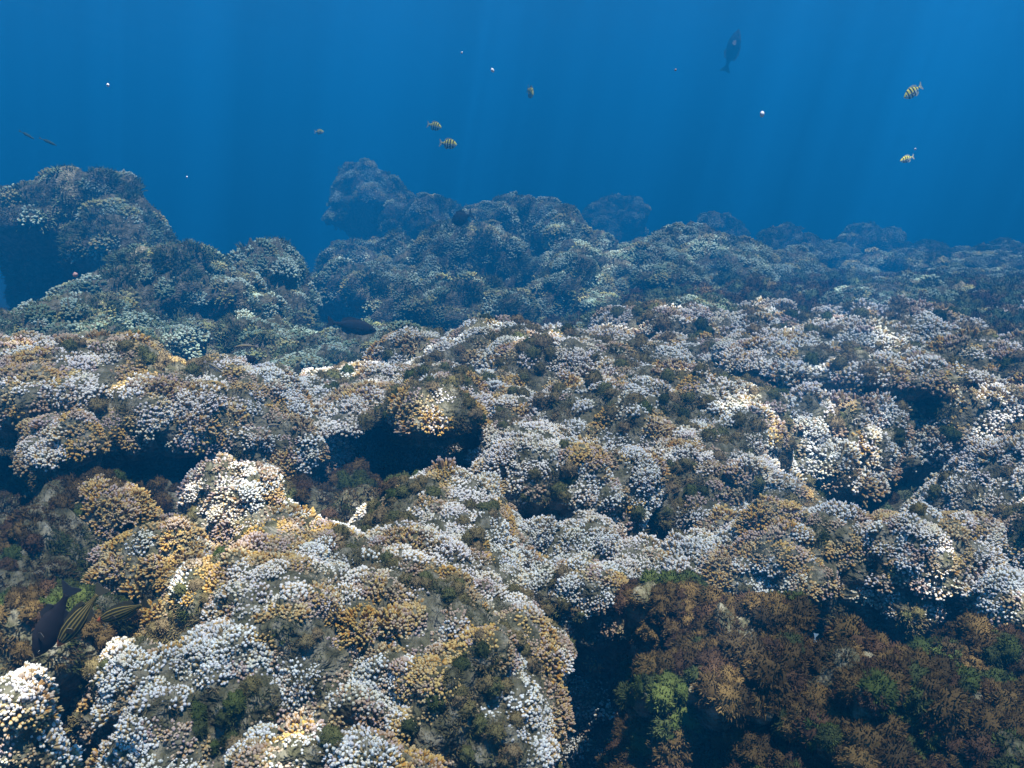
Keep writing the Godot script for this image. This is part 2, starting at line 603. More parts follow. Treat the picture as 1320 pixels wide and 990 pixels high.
func mound_table() -> Array:
	var list := [
		["broad lilac and ochre coral mound in front of the dark crevice", Vector3(-0.328, -0.174, -1.680), Vector3(0.380, 0.240, 0.323), "coral_mound", 0.45, "coral", 0.27, 0.00, 0.080, 1.00, 0.75, "", 0.90],
		["knobbly white coral slope beside the striped fish", Vector3(-0.552, -0.195, -1.420), Vector3(0.226, 0.220, 0.181), "coral_mound", 0.40, "coral", 0.20, 0.10, 0.080, 1.00, 0.75, "", 0.90],
		["cream knobbly coral shoulder on the edge of the dark crevice", Vector3(-0.092, -0.224, -1.450), Vector3(0.146, 0.240, 0.116), "coral_mound", 0.45, "coral", 0.27, 0.02, 0.080, 1.00, 0.85, "", 0.90],
		["golden ochre coral cushion above the green weed", Vector3(-0.687, -0.080, -1.750), Vector3(0.146, 0.170, 0.132), "coral_mound", 0.35, "coral", 0.25, -0.20, 0.080, 1.00, 0.75, "", 0.90],
		["pale coral hump with a bright patch beside the broad mound", Vector3(-0.177, -0.134, -2.020), Vector3(0.279, 0.200, 0.251), "coral_mound", 0.40, "coral", 0.22, 0.12, 0.080, 1.00, 0.75, "", 0.90],
		["pale coral saddle between the broad mound and the ledge", Vector3(0.141, -0.167, -2.000), Vector3(0.234, 0.200, 0.211), "coral_mound", 0.35, "coral", 0.24, 0.20, 0.080, 1.00, 0.75, "", 0.90],
		["small white coral knob in the green weed below the slope", Vector3(-0.722, -0.095, -1.250), Vector3(0.078, 0.120, 0.071), "coral_mound", 0.25, "coral", 0.50, 0.20, 0.080, 1.00, 0.75, "", 0.90],
		["low ochre coral foot under the white coral slope", Vector3(-0.259, -0.195, -1.220), Vector3(0.214, 0.200, 0.129), "coral_mound", 0.30, "coral", 0.27, -0.02, 0.080, 1.00, 0.75, "", 0.90],
		["dark-tufted coral knob at the start of the ledge", Vector3(0.472, -0.117, -1.980), Vector3(0.174, 0.120, 0.157), "coral_mound", 0.20, "coral", 0.25, 0.20, 0.080, 1.00, 0.50, "", 0.90],
		["cream coral cushion on the ledge above the dark cave", Vector3(0.659, -0.051, -1.950), Vector3(0.175, 0.120, 0.140), "coral_mound", 0.08, "coral", 0.45, 0.05, 0.080, 1.00, 0.35, "", 0.90],
		["long pale coral cushion of the ledge above the brown rock", Vector3(0.877, -0.075, -1.880), Vector3(0.189, 0.140, 0.142), "coral_mound", 0.08, "coral", 0.45, 0.10, 0.080, 1.00, 0.35, "", 0.90],
		["pale coral cushion where the ledge dips to the brown rock", Vector3(1.035, -0.109, -1.750), Vector3(0.146, 0.130, 0.117), "coral_mound", 0.10, "coral", 0.42, 0.12, 0.080, 1.00, 0.40, "", 0.90],
		["brown weed-covered rock with rounded lumps beside the dark crevice", Vector3(0.360, -0.255, -1.380), Vector3(0.167, 0.340, 0.126), "weedy_rock", 0.30, "weed", 0.33, 0.16, 0.085, 3.00, 0.90, "", 0.90],
		["brown weed-covered boulder next to the lumpy rock in shade", Vector3(0.501, -0.153, -1.220), Vector3(0.133, 0.220, 0.106), "weedy_rock", 0.30, "weed", 0.33, 0.16, 0.085, 3.00, 0.90, "", 0.90],
		["green-stained weedy rock below the long ledge cushion", Vector3(0.779, -0.282, -1.480), Vector3(0.161, 0.250, 0.129), "weedy_rock", 0.30, "weed", 0.33, 0.16, 0.085, 3.00, 0.90, "", 0.90],
		["low rock with bright green weed at the foot of the ledge", Vector3(0.694, -0.118, -1.200), Vector3(0.131, 0.160, 0.104), "weedy_rock", 0.30, "weed", 0.33, 0.16, 0.085, 3.00, 0.90, "", 0.90],
		["small dark brown tufted lump where the ledge meets the saddle", Vector3(0.302, -0.053, -1.700), Vector3(0.078, 0.090, 0.070), "weedy_rock", 0.25, "weed", 0.33, 0.16, 0.050, 2.50, 0.90, "", 0.90],
		["wide pale coral dome behind the ledge", Vector3(0.607, -0.213, -2.500), Vector3(0.267, 0.260, 0.240), "coral_mound", 0.45, "coral", 0.14, 0.16, 0.080, 1.00, 0.75, "", 0.90],
		["pale coral dome across the dark gap from the wide dome", Vector3(1.531, -0.247, -2.650), Vector3(0.272, 0.320, 0.272), "coral_mound", 0.50, "coral", 0.25, 0.35, 0.080, 1.00, 0.75, "", 0.90],
		["smooth pale coral slope under the dome across the gap", Vector3(1.426, -0.190, -2.300), Vector3(0.135, 0.200, 0.135), "coral_mound", 0.50, "coral", 0.25, 0.30, 0.080, 1.00, 0.75, "", 0.90],
		["white-crowned coral ridge closing the view into the valley", Vector3(0.063, -0.160, -3.700), Vector3(0.929, 0.340, 0.697), "coral_mound", 0.50, "coral", 0.14, 0.16, 0.080, 1.00, 0.75, "", 0.90],
		["pale coral slope with bright streaks above the cave", Vector3(0.384, -0.137, -3.000), Vector3(0.552, 0.300, 0.497), "coral_mound", 0.50, "coral", 0.14, 0.16, 0.080, 1.00, 0.75, "", 0.90],
		["white branching coral bank overhanging the small dark hollow", Vector3(0.152, -0.070, -2.350), Vector3(0.236, 0.220, 0.189), "coral_mound", 0.30, "coral", 0.25, 0.30, 0.080, 1.00, 0.60, "", 0.90],
		["brown-shaded coral knob roofing the dark cave", Vector3(-0.230, 0.122, -2.700), Vector3(0.181, 0.100, 0.217), "coral_mound", 0.05, "coral", -0.05, 0.00, 0.060, 1.00, 0.70, "", 0.90],
		["pale coral bank between the slope and the wide dome", Vector3(0.426, -0.123, -2.600), Vector3(0.250, 0.200, 0.225), "coral_mound", 0.45, "coral", 0.14, 0.16, 0.080, 1.00, 0.75, "", 0.90],
		["grey coral step rising from ridge to reef flat", Vector3(0.926, -0.171, -3.400), Vector3(0.597, 0.280, 0.538), "coral_mound", 0.50, "coral", 0.14, 0.16, 0.080, 1.00, 0.75, "", 0.90],
		["grey coral hump on the reef flat behind the gap", Vector3(1.667, -0.181, -3.400), Vector3(0.384, 0.260, 0.346), "coral_mound", 0.50, "coral", 0.14, 0.16, 0.080, 1.00, 0.75, "", 0.90],
		["knobbly coral bank over the deep left shadow", Vector3(-1.340, 0.197, -2.600), Vector3(0.359, 0.170, 0.359), "coral_mound", 0.08, "coral", 0.25, 0.05, 0.070, 1.00, 0.70, "", 0.90],
		["brown-knobbed coral brow beside the left bank", Vector3(-0.999, 0.109, -2.550), Vector3(0.245, 0.160, 0.245), "coral_mound", 0.08, "coral", 0.25, 0.05, 0.070, 1.00, 0.70, "", 0.90],
		["pale knobbly coral shoulder left of the dark cave", Vector3(-0.722, -0.021, -2.600), Vector3(0.239, 0.240, 0.215), "coral_mound", 0.30, "coral", 0.38, 0.15, 0.080, 1.00, 0.75, "", 0.90],
		["pale coral arch above the dark cave", Vector3(-0.541, 0.108, -2.950), Vector3(0.309, 0.070, 0.432), "coral_mound", 0.03, "coral", 0.30, 0.15, 0.050, 1.00, 0.70, "", 0.90],
		["round coral knob hanging under the left bank", Vector3(-1.081, 0.141, -2.150), Vector3(0.099, 0.100, 0.089), "coral_mound", 0.15, "coral", 0.60, 0.10, 0.080, 1.00, 0.60, "", 0.90],
		["small coral mound with a bright white patch and green tufts", Vector3(-0.646, -0.041, -2.100), Vector3(0.176, 0.200, 0.158), "coral_mound", 0.30, "coral", 0.30, 0.10, 0.080, 1.00, 0.75, "", 0.90],
		["golden branching coral bush in front of the left shadow", Vector3(-0.846, 0.027, -1.900), Vector3(0.119, 0.120, 0.107), "coral_mound", 0.30, "coral", 0.80, -0.40, 0.050, 1.00, 0.50, "", 0.90],
		["weedy brown rock floor below the golden coral bush", Vector3(-0.956, -0.034, -1.750), Vector3(0.242, 0.140, 0.217), "dim_weedy_rock", 0.25, "dim_weedy", 0.33, 0.16, 0.090, 1.60, 0.75, "", 0.90],
		["green mossy boulder beside the black fish", Vector3(-0.816, -0.017, -1.400), Vector3(0.076, 0.120, 0.069), "dim_weedy_rock", 0.25, "dim_weedy", 0.33, 0.16, 0.060, 1.60, 0.75, "", 0.90],
		["long dim-toned brown weedy rock under the left bank", Vector3(-1.108, -0.067, -2.500), Vector3(0.439, 0.080, 0.264), "dim_weedy_rock", 0.30, "dim_weedy", 0.33, 0.16, 0.090, 1.60, 0.75, "", 0.90],
		["dim-toned weedy rubble rock on the floor of the dark cave", Vector3(-0.389, -0.089, -2.350), Vector3(0.226, 0.100, 0.181), "dim_weedy_rock", 0.30, "dim_weedy", 0.33, 0.16, 0.070, 1.80, 0.75, "", 0.90],
		["small dim-toned weedy rock behind the small mound with white patch", Vector3(-0.434, -0.084, -2.050), Vector3(0.112, 0.080, 0.100), "dim_weedy_rock", 0.30, "dim_weedy", 0.33, 0.16, 0.050, 1.80, 0.75, "", 0.90],
		["tall dark-sided boulder standing alone at the valley's left", Vector3(-3.467, 0.450, -7.300), Vector3(0.626, 0.487, 0.564), "reef_boulder", 1.03, "reef", 0.00, 0.00, 0.158, 0.74, 0.62, "", 0.70],
		["rounded shoulder of the tall lone boulder", Vector3(-2.814, 0.321, -6.805), Vector3(0.327, 0.287, 0.295), "reef_boulder", 0.72, "reef", 0.05, 0.00, 0.143, 0.67, 0.60, "", 0.90],
		["mottled reef hump below the tall lone boulder", Vector3(-2.061, 0.027, -5.650), Vector3(0.615, 0.429, 0.553), "reef_boulder", 0.68, "reef", 0.05, 0.10, 0.181, 0.71, 0.75, "", 0.90],
		["reef hump with yellow flecks next to the mottled hump", Vector3(-1.754, -0.035, -6.310), Vector3(0.449, 0.421, 0.404), "reef_boulder", 0.70, "reef", 0.05, 0.10, 0.164, 0.68, 0.75, "", 0.90],
		["low knob-speckled reef slope behind the left bank", Vector3(-2.027, -0.007, -4.165), Vector3(0.575, 0.284, 0.460), "reef_boulder", 0.51, "reef", 0.10, 0.10, 0.122, 0.89, 0.75, "", 0.90],
		["low reef slope running down from the mottled hump", Vector3(-1.566, -0.086, -4.660), Vector3(0.507, 0.275, 0.406), "reef_boulder", 0.53, "reef", 0.05, 0.10, 0.148, 0.85, 0.75, "", 0.90],
		["low weedy reef patch on the valley floor by the long dark fish", Vector3(-0.873, -0.038, -4.495), Vector3(0.621, 0.125, 0.559), "reef_boulder", 0.31, "reef", -0.05, 0.10, 0.084, 0.86, 0.75, "", 0.90],
		["sheer-sided far pinnacle with an overhanging lip", Vector3(-1.945, 0.469, -13.240), Vector3(0.720, 0.621, 0.648), "reef_boulder", 1.24, "reef", 0.05, 0.20, 0.276, 0.51, 0.60, "", 0.90],
		["weed-grown far shoulder right of the pinnacle", Vector3(-1.202, 0.192, -12.745), Vector3(0.693, 0.548, 0.624), "reef_boulder", 1.23, "reef", -0.10, 0.20, 0.274, 0.51, 0.75, "", 0.90],
		["great furry reef dome below the far pinnacle", Vector3(-0.863, -0.405, -9.940), Vector3(1.248, 0.785, 1.123), "reef_boulder", 0.92, "reef", -0.02, 0.20, 0.314, 0.46, 0.75, "", 0.90],
		["furry far hump behind the small dark fish", Vector3(0.000, 0.002, -11.590), Vector3(0.727, 0.674, 0.655), "reef_boulder", 1.08, "reef", -0.05, 0.20, 0.243, 0.52, 0.75, "", 0.90],
		["round coral head at the great dome's left foot", Vector3(-1.425, -0.185, -7.795), Vector3(0.359, 0.421, 0.323), "reef_boulder", 0.62, "reef", 0.10, 0.10, 0.148, 0.73, 0.60, "", 0.90],
		["round coral head at the great dome's middle foot", Vector3(-0.943, -0.199, -7.300), Vector3(0.367, 0.365, 0.330), "reef_boulder", 0.49, "reef", 0.10, 0.10, 0.146, 0.74, 0.60, "", 0.90],
		["round coral head beside the dark valley hole", Vector3(-0.373, -0.202, -7.465), Vector3(0.469, 0.367, 0.422), "reef_boulder", 0.49, "reef", 0.00, 0.10, 0.171, 0.74, 0.60, "", 0.90],
		["twin-lobed coral head across the dark valley hole", Vector3(0.656, -0.128, -9.940), Vector3(0.499, 0.589, 0.449), "reef_boulder", 0.92, "reef", 0.10, 0.20, 0.209, 0.61, 0.70, "", 0.90],
		["pale reef bank climbing from the dark valley hole", Vector3(0.689, -0.299, -8.290), Vector3(0.590, 0.502, 0.531), "reef_boulder", 0.75, "reef", 0.15, 0.20, 0.176, 0.64, 0.75, "", 0.90],
		["broad sunlit reef rise with bright light lines", Vector3(1.691, -0.225, -9.280), Vector3(1.320, 0.516, 1.188), "reef_boulder", 0.90, "reef", 0.22, 0.25, 0.206, 0.54, 0.75, "", 0.90],
		["weedy low bank in front of the sunlit rise", Vector3(0.968, -0.088, -5.485), Vector3(0.597, 0.179, 0.418), "reef_boulder", 0.45, "reef", -0.10, 0.20, 0.112, 0.89, 0.75, "", 0.90],
		["coral head with a dark hollow under it on the sunlit rise", Vector3(1.375, -0.044, -7.795), Vector3(0.342, 0.247, 0.308), "reef_boulder", 0.15, "reef", 0.10, 0.20, 0.099, 0.73, 0.60, "", 0.90],
		["small dark-bellied coral head on the reef flat, left of its twin", Vector3(2.672, -0.115, -7.960), Vector3(0.233, 0.162, 0.210), "reef_boulder", 0.12, "reef", 0.05, 0.20, 0.075, 0.72, 0.55, "", 0.90],
		["small dark-bellied coral head on the reef flat, right of its twin", Vector3(3.291, -0.130, -8.620), Vector3(0.270, 0.190, 0.243), "reef_boulder", 0.13, "reef", 0.05, 0.20, 0.076, 0.71, 0.55, "", 0.90],
		["long weedy dark-bellied coral head before the dark-bellied twins", Vector3(2.721, -0.034, -6.640), Vector3(0.306, 0.142, 0.244), "reef_boulder", 0.12, "reef", -0.10, 0.20, 0.071, 0.76, 0.55, "", 0.90],
		["hazy far coral head behind the twin-lobed head", Vector3(2.073, 0.058, -18.025), Vector3(0.603, 0.577, 0.543), "far_coral_head", 1.15, "reef", -0.10, 0.20, 0.288, 0.49, 0.75, "", 0.90],
		["small hazy far coral head left of the far pair", Vector3(3.386, -0.017, -15.220), Vector3(0.382, 0.423, 0.344), "far_coral_head", 1.13, "reef", -0.10, 0.20, 0.211, 0.50, 0.75, "", 0.90],
		["tall hazy coral head of the far pair", Vector3(4.198, -0.185, -14.560), Vector3(0.548, 0.630, 0.493), "far_coral_head", 1.12, "reef", -0.10, 0.20, 0.280, 0.50, 0.75, "", 0.90],
		["wide hazy coral head of the far pair", Vector3(5.309, -0.245, -14.230), Vector3(0.655, 0.558, 0.589), "far_coral_head", 1.12, "reef", -0.10, 0.20, 0.279, 0.50, 0.75, "", 0.90],
		["low hazy far bank past the far pair", Vector3(6.805, -0.469, -13.900), Vector3(1.396, 0.417, 1.256), "far_coral_head", 1.11, "reef", -0.10, 0.20, 0.222, 0.50, 0.75, "", 0.90],
		["white and ochre knobbed low coral mound on the reef flat", Vector3(0.788, -0.029, -4.114), Vector3(0.560, 0.107, 0.397), "flat_coral_mound", 0.30, "coral", 0.19, 0.25, 0.067, 1.19, 0.75, "low mounds of the reef flat", 0.90],
		["white and ochre knobbed low coral mound on the reef flat", Vector3(1.148, 0.025, -4.007), Vector3(0.479, 0.065, 0.414), "flat_coral_mound", 0.30, "coral", 0.07, 0.25, 0.070, 1.20, 0.75, "low mounds of the reef flat", 0.90],
		["white and ochre knobbed low coral mound on the reef flat", Vector3(1.409, 0.112, -3.702), Vector3(0.561, 0.060, 0.526), "flat_coral_mound", 0.30, "coral", 0.19, 0.25, 0.055, 1.20, 0.75, "low mounds of the reef flat", 0.90],
		["white and ochre knobbed low coral mound on the reef flat", Vector3(1.729, 0.132, -3.639), Vector3(0.408, 0.063, 0.405), "flat_coral_mound", 0.30, "coral", 0.18, 0.25, 0.081, 1.20, 0.75, "low mounds of the reef flat", 0.90],
		["white and ochre knobbed low coral mound on the reef flat", Vector3(2.493, -0.058, -4.368), Vector3(0.420, 0.110, 0.381), "flat_coral_mound", 0.31, "coral", 0.15, 0.25, 0.087, 1.16, 0.75, "low mounds of the reef flat", 0.90],
		["white and ochre knobbed low coral mound on the reef flat", Vector3(0.891, 0.072, -4.923), Vector3(0.421, 0.058, 0.333), "flat_coral_mound", 0.32, "coral", 0.07, 0.25, 0.077, 1.11, 0.75, "low mounds of the reef flat", 0.90],
		["white and ochre knobbed low coral mound on the reef flat", Vector3(1.196, -0.011, -5.361), Vector3(0.639, 0.088, 0.508), "flat_coral_mound", 0.33, "coral", 0.10, 0.25, 0.074, 1.08, 0.75, "low mounds of the reef flat", 0.90],
		["white and ochre knobbed low coral mound on the reef flat", Vector3(1.606, 0.020, -4.643), Vector3(0.588, 0.107, 0.415), "flat_coral_mound", 0.32, "coral", 0.05, 0.25, 0.082, 1.13, 0.75, "low mounds of the reef flat", 0.90],
		["white and ochre knobbed low coral mound on the reef flat", Vector3(2.176, -0.004, -5.246), Vector3(0.441, 0.118, 0.335), "flat_coral_mound", 0.33, "coral", 0.06, 0.25, 0.084, 1.09, 0.75, "low mounds of the reef flat", 0.90],
		["olive-tufted low coral mound on the hazy reef flat", Vector3(3.006, -0.071, -5.666), Vector3(0.559, 0.109, 0.409), "flat_coral_mound", 0.34, "reef", 0.05, 0.25, 0.086, 1.06, 0.75, "low mounds of the reef flat", 0.90],
		["white and ochre knobbed low coral mound on the reef flat", Vector3(3.399, -0.006, -5.570), Vector3(0.422, 0.079, 0.373), "flat_coral_mound", 0.34, "coral", 0.19, 0.25, 0.092, 1.07, 0.75, "low mounds of the reef flat", 0.90],
		["olive-tufted low coral mound on the hazy reef flat", Vector3(1.091, -0.075, -7.460), Vector3(0.535, 0.074, 0.387), "flat_coral_mound", 0.37, "reef", 0.05, 0.25, 0.068, 0.98, 0.75, "low mounds of the reef flat", 0.90],
		["olive-tufted low coral mound on the hazy reef flat", Vector3(1.793, -0.071, -7.544), Vector3(0.762, 0.101, 0.627), "flat_coral_mound", 0.37, "reef", 0.01, 0.25, 0.072, 0.98, 0.75, "low mounds of the reef flat", 0.90],
		["olive-tufted low coral mound on the hazy reef flat", Vector3(2.256, -0.109, -7.347), Vector3(0.445, 0.128, 0.316), "flat_coral_mound", 0.37, "reef", 0.06, 0.25, 0.082, 0.98, 0.75, "low mounds of the reef flat", 0.90],
		["pale grey low coral mound on the hazy reef flat", Vector3(2.577, -0.040, -6.543), Vector3(0.618, 0.115, 0.452), "flat_coral_mound", 0.35, "reef", 0.14, 0.25, 0.077, 1.02, 0.75, "low mounds of the reef flat", 0.90],
		["olive-tufted low coral mound on the hazy reef flat", Vector3(3.189, -0.090, -7.368), Vector3(0.762, 0.123, 0.757), "flat_coral_mound", 0.37, "reef", 0.07, 0.25, 0.080, 0.98, 0.75, "low mounds of the reef flat", 0.90],
		["olive-tufted low coral mound on the hazy reef flat", Vector3(3.793, -0.043, -7.235), Vector3(0.560, 0.071, 0.455), "flat_coral_mound", 0.36, "reef", 0.04, 0.25, 0.103, 0.99, 0.75, "low mounds of the reef flat", 0.90],
		["olive-tufted low coral mound on the hazy reef flat", Vector3(4.427, -0.042, -7.117), Vector3(0.453, 0.080, 0.423), "flat_coral_mound", 0.36, "reef", 0.05, 0.25, 0.097, 0.99, 0.75, "low mounds of the reef flat", 0.90],
		["pale grey low coral mound on the hazy reef flat", Vector3(1.410, -0.155, -9.610), Vector3(0.692, 0.124, 0.560), "flat_coral_mound", 0.39, "reef", 0.10, 0.25, 0.097, 0.92, 0.75, "low mounds of the reef flat", 0.90],
		["pale grey low coral mound on the hazy reef flat", Vector3(2.006, -0.139, -9.263), Vector3(0.555, 0.138, 0.497), "flat_coral_mound", 0.39, "reef", 0.10, 0.25, 0.091, 0.93, 0.75, "low mounds of the reef flat", 0.90],
		["pale grey low coral mound on the hazy reef flat", Vector3(2.581, -0.071, -9.334), Vector3(0.616, 0.128, 0.551), "flat_coral_mound", 0.39, "reef", 0.10, 0.25, 0.101, 0.93, 0.75, "low mounds of the reef flat", 0.90],
		["pale grey low coral mound on the hazy reef flat", Vector3(3.472, -0.143, -9.446), Vector3(0.577, 0.130, 0.555), "flat_coral_mound", 0.39, "reef", 0.12, 0.25, 0.096, 0.93, 0.75, "low mounds of the reef flat", 0.90],
		["pale grey low coral mound on the hazy reef flat", Vector3(4.634, -0.144, -9.807), Vector3(0.516, 0.131, 0.506), "flat_coral_mound", 0.39, "reef", 0.08, 0.25, 0.087, 0.92, 0.75, "low mounds of the reef flat", 0.90],
		["olive-tufted low coral mound on the hazy reef flat", Vector3(5.076, -0.129, -9.534), Vector3(0.732, 0.110, 0.659), "flat_coral_mound", 0.39, "reef", 0.03, 0.25, 0.084, 0.93, 0.75, "low mounds of the reef flat", 0.90],
		["pale grey low coral mound on the hazy reef flat", Vector3(5.784, -0.089, -9.597), Vector3(0.464, 0.077, 0.386), "flat_coral_mound", 0.39, "reef", 0.11, 0.25, 0.094, 0.92, 0.75, "low mounds of the reef flat", 0.90],
		["olive-tufted low coral mound on the hazy reef flat", Vector3(1.762, -0.098, -12.135), Vector3(0.652, 0.086, 0.467), "flat_coral_mound", 0.41, "reef", 0.01, 0.25, 0.074, 0.88, 0.75, "low mounds of the reef flat", 0.90],
		["olive-tufted low coral mound on the hazy reef flat", Vector3(2.723, -0.006, -11.552), Vector3(0.644, 0.098, 0.569), "flat_coral_mound", 0.40, "reef", 0.01, 0.25, 0.095, 0.89, 0.75, "low mounds of the reef flat", 0.90],
		["olive-tufted low coral mound on the hazy reef flat", Vector3(3.930, -0.026, -12.386), Vector3(0.582, 0.102, 0.427), "flat_coral_mound", 0.41, "reef", 0.06, 0.25, 0.108, 0.88, 0.75, "low mounds of the reef flat", 0.90],
		["olive-tufted low coral mound on the hazy reef flat", Vector3(4.672, -0.056, -11.384), Vector3(0.672, 0.095, 0.587), "flat_coral_mound", 0.40, "reef", 0.01, 0.25, 0.112, 0.89, 0.75, "low mounds of the reef flat", 0.90],
		["pale grey low coral mound on the hazy reef flat", Vector3(6.134, -0.100, -11.827), Vector3(0.611, 0.079, 0.537), "flat_coral_mound", 0.41, "reef", 0.10, 0.25, 0.094, 0.89, 0.75, "low mounds of the reef flat", 0.90],
		["olive-tufted low coral mound on the hazy reef flat", Vector3(7.615, -0.097, -12.461), Vector3(0.813, 0.068, 0.596), "flat_coral_mound", 0.41, "reef", 0.05, 0.25, 0.095, 0.88, 0.75, "low mounds of the reef flat", 0.90],
	]
	var out := []
	for e in list:
		var d := {"name": e[3], "label": e[0], "group": e[11], "c": e[1], "r": e[2], "drop": e[4], "kind": e[5], "turf": e[6], "ochre": e[7], "lump": e[8], "lump_scale": e[9], "under": e[10], "square": e[12], "seed": 1000 + out.size()}
		if absf(d.under - 0.7) > 0.005:  # stands on the bottom; the others are roofs held by their neighbours
			d.drop = maxf(d.drop, d.c.y - bed(d.c.x, d.c.z) + 0.12)
		d.cat = "rock" if d.kind in ["weed", "dim_weedy"] else "coral"
		d.body = "rock" if d.kind in ["weed", "dim_weedy"] else "coral_base"
		d.skin = "rock"
		d.density = {"coral": 1150.0, "reef": 1000.0, "weed": 1100.0, "dim_weedy": 900.0}[d.kind]
		out.append(d)
	return out

# ---------------------------------------------------------------- fishes
func fin(outline: Array, thick: float, mat, called, parent, at = Transform3D()):
	var pts := PackedVector2Array(outline)
	var tri := Geometry2D.triangulate_polygon(pts)
	var st := SurfaceTool.new()
	st.begin(Mesh.PRIMITIVE_TRIANGLES)
	st.set_smooth_group(-1)
	for k in [1, -1]:
		for t in range(0, tri.size(), 3):
			var order := [0, 1, 2] if k < 0 else [0, 2, 1]
			for e in order:
				var p := pts[tri[t + e]]
				st.add_vertex(Vector3(p.x, p.y, thick * k))
	for i in pts.size():
		var a := pts[i]
		var b := pts[(i + 1) % pts.size()]
		for v in [Vector3(a.x, a.y, -thick), Vector3(b.x, b.y, -thick), Vector3(b.x, b.y, thick), Vector3(a.x, a.y, -thick), Vector3(b.x, b.y, thick), Vector3(a.x, a.y, thick)]:
			st.add_vertex(v)
	st.generate_normals()
	var o = part(called, st.commit(), mat, parent)
	o.transform = at
	return o

func skin_colour(scheme: String, s: float, up: float) -> Color:
	match scheme:
		"bars":
			var bar := absf(fmod(s * 6.2 + 0.15, 1.0) - 0.5) < 0.2
			if bar and s > 0.14:
				return Color(0.012, 0.014, 0.016)
			return Color(0.50, 0.46, 0.06) if up > 0.1 else Color(0.42, 0.46, 0.40)
		"stripes":
			if s < 0.10:
				return Color(0.42, 0.10, 0.035)
			var q := absf(fmod((up + 1.0) * 2.5, 1.0) - 0.5)
			return Color(0.27, 0.20, 0.06) if q < 0.09 else Color(0.022, 0.020, 0.014)
		"line":
			return Color(0.02, 0.02, 0.018) if absf(up - 0.15) < 0.35 else (Color(0.20, 0.17, 0.10) if up > 0.0 else Color(0.36, 0.30, 0.26))
		"blue":
			return Color(0.02, 0.03, 0.06) if absf(up) < 0.3 else Color(0.30, 0.45, 0.62)
		"slim":
			return Color(0.03, 0.06, 0.06) if up > 0.0 else Color(0.06, 0.10, 0.10)
	return Color(0.012, 0.013, 0.016)

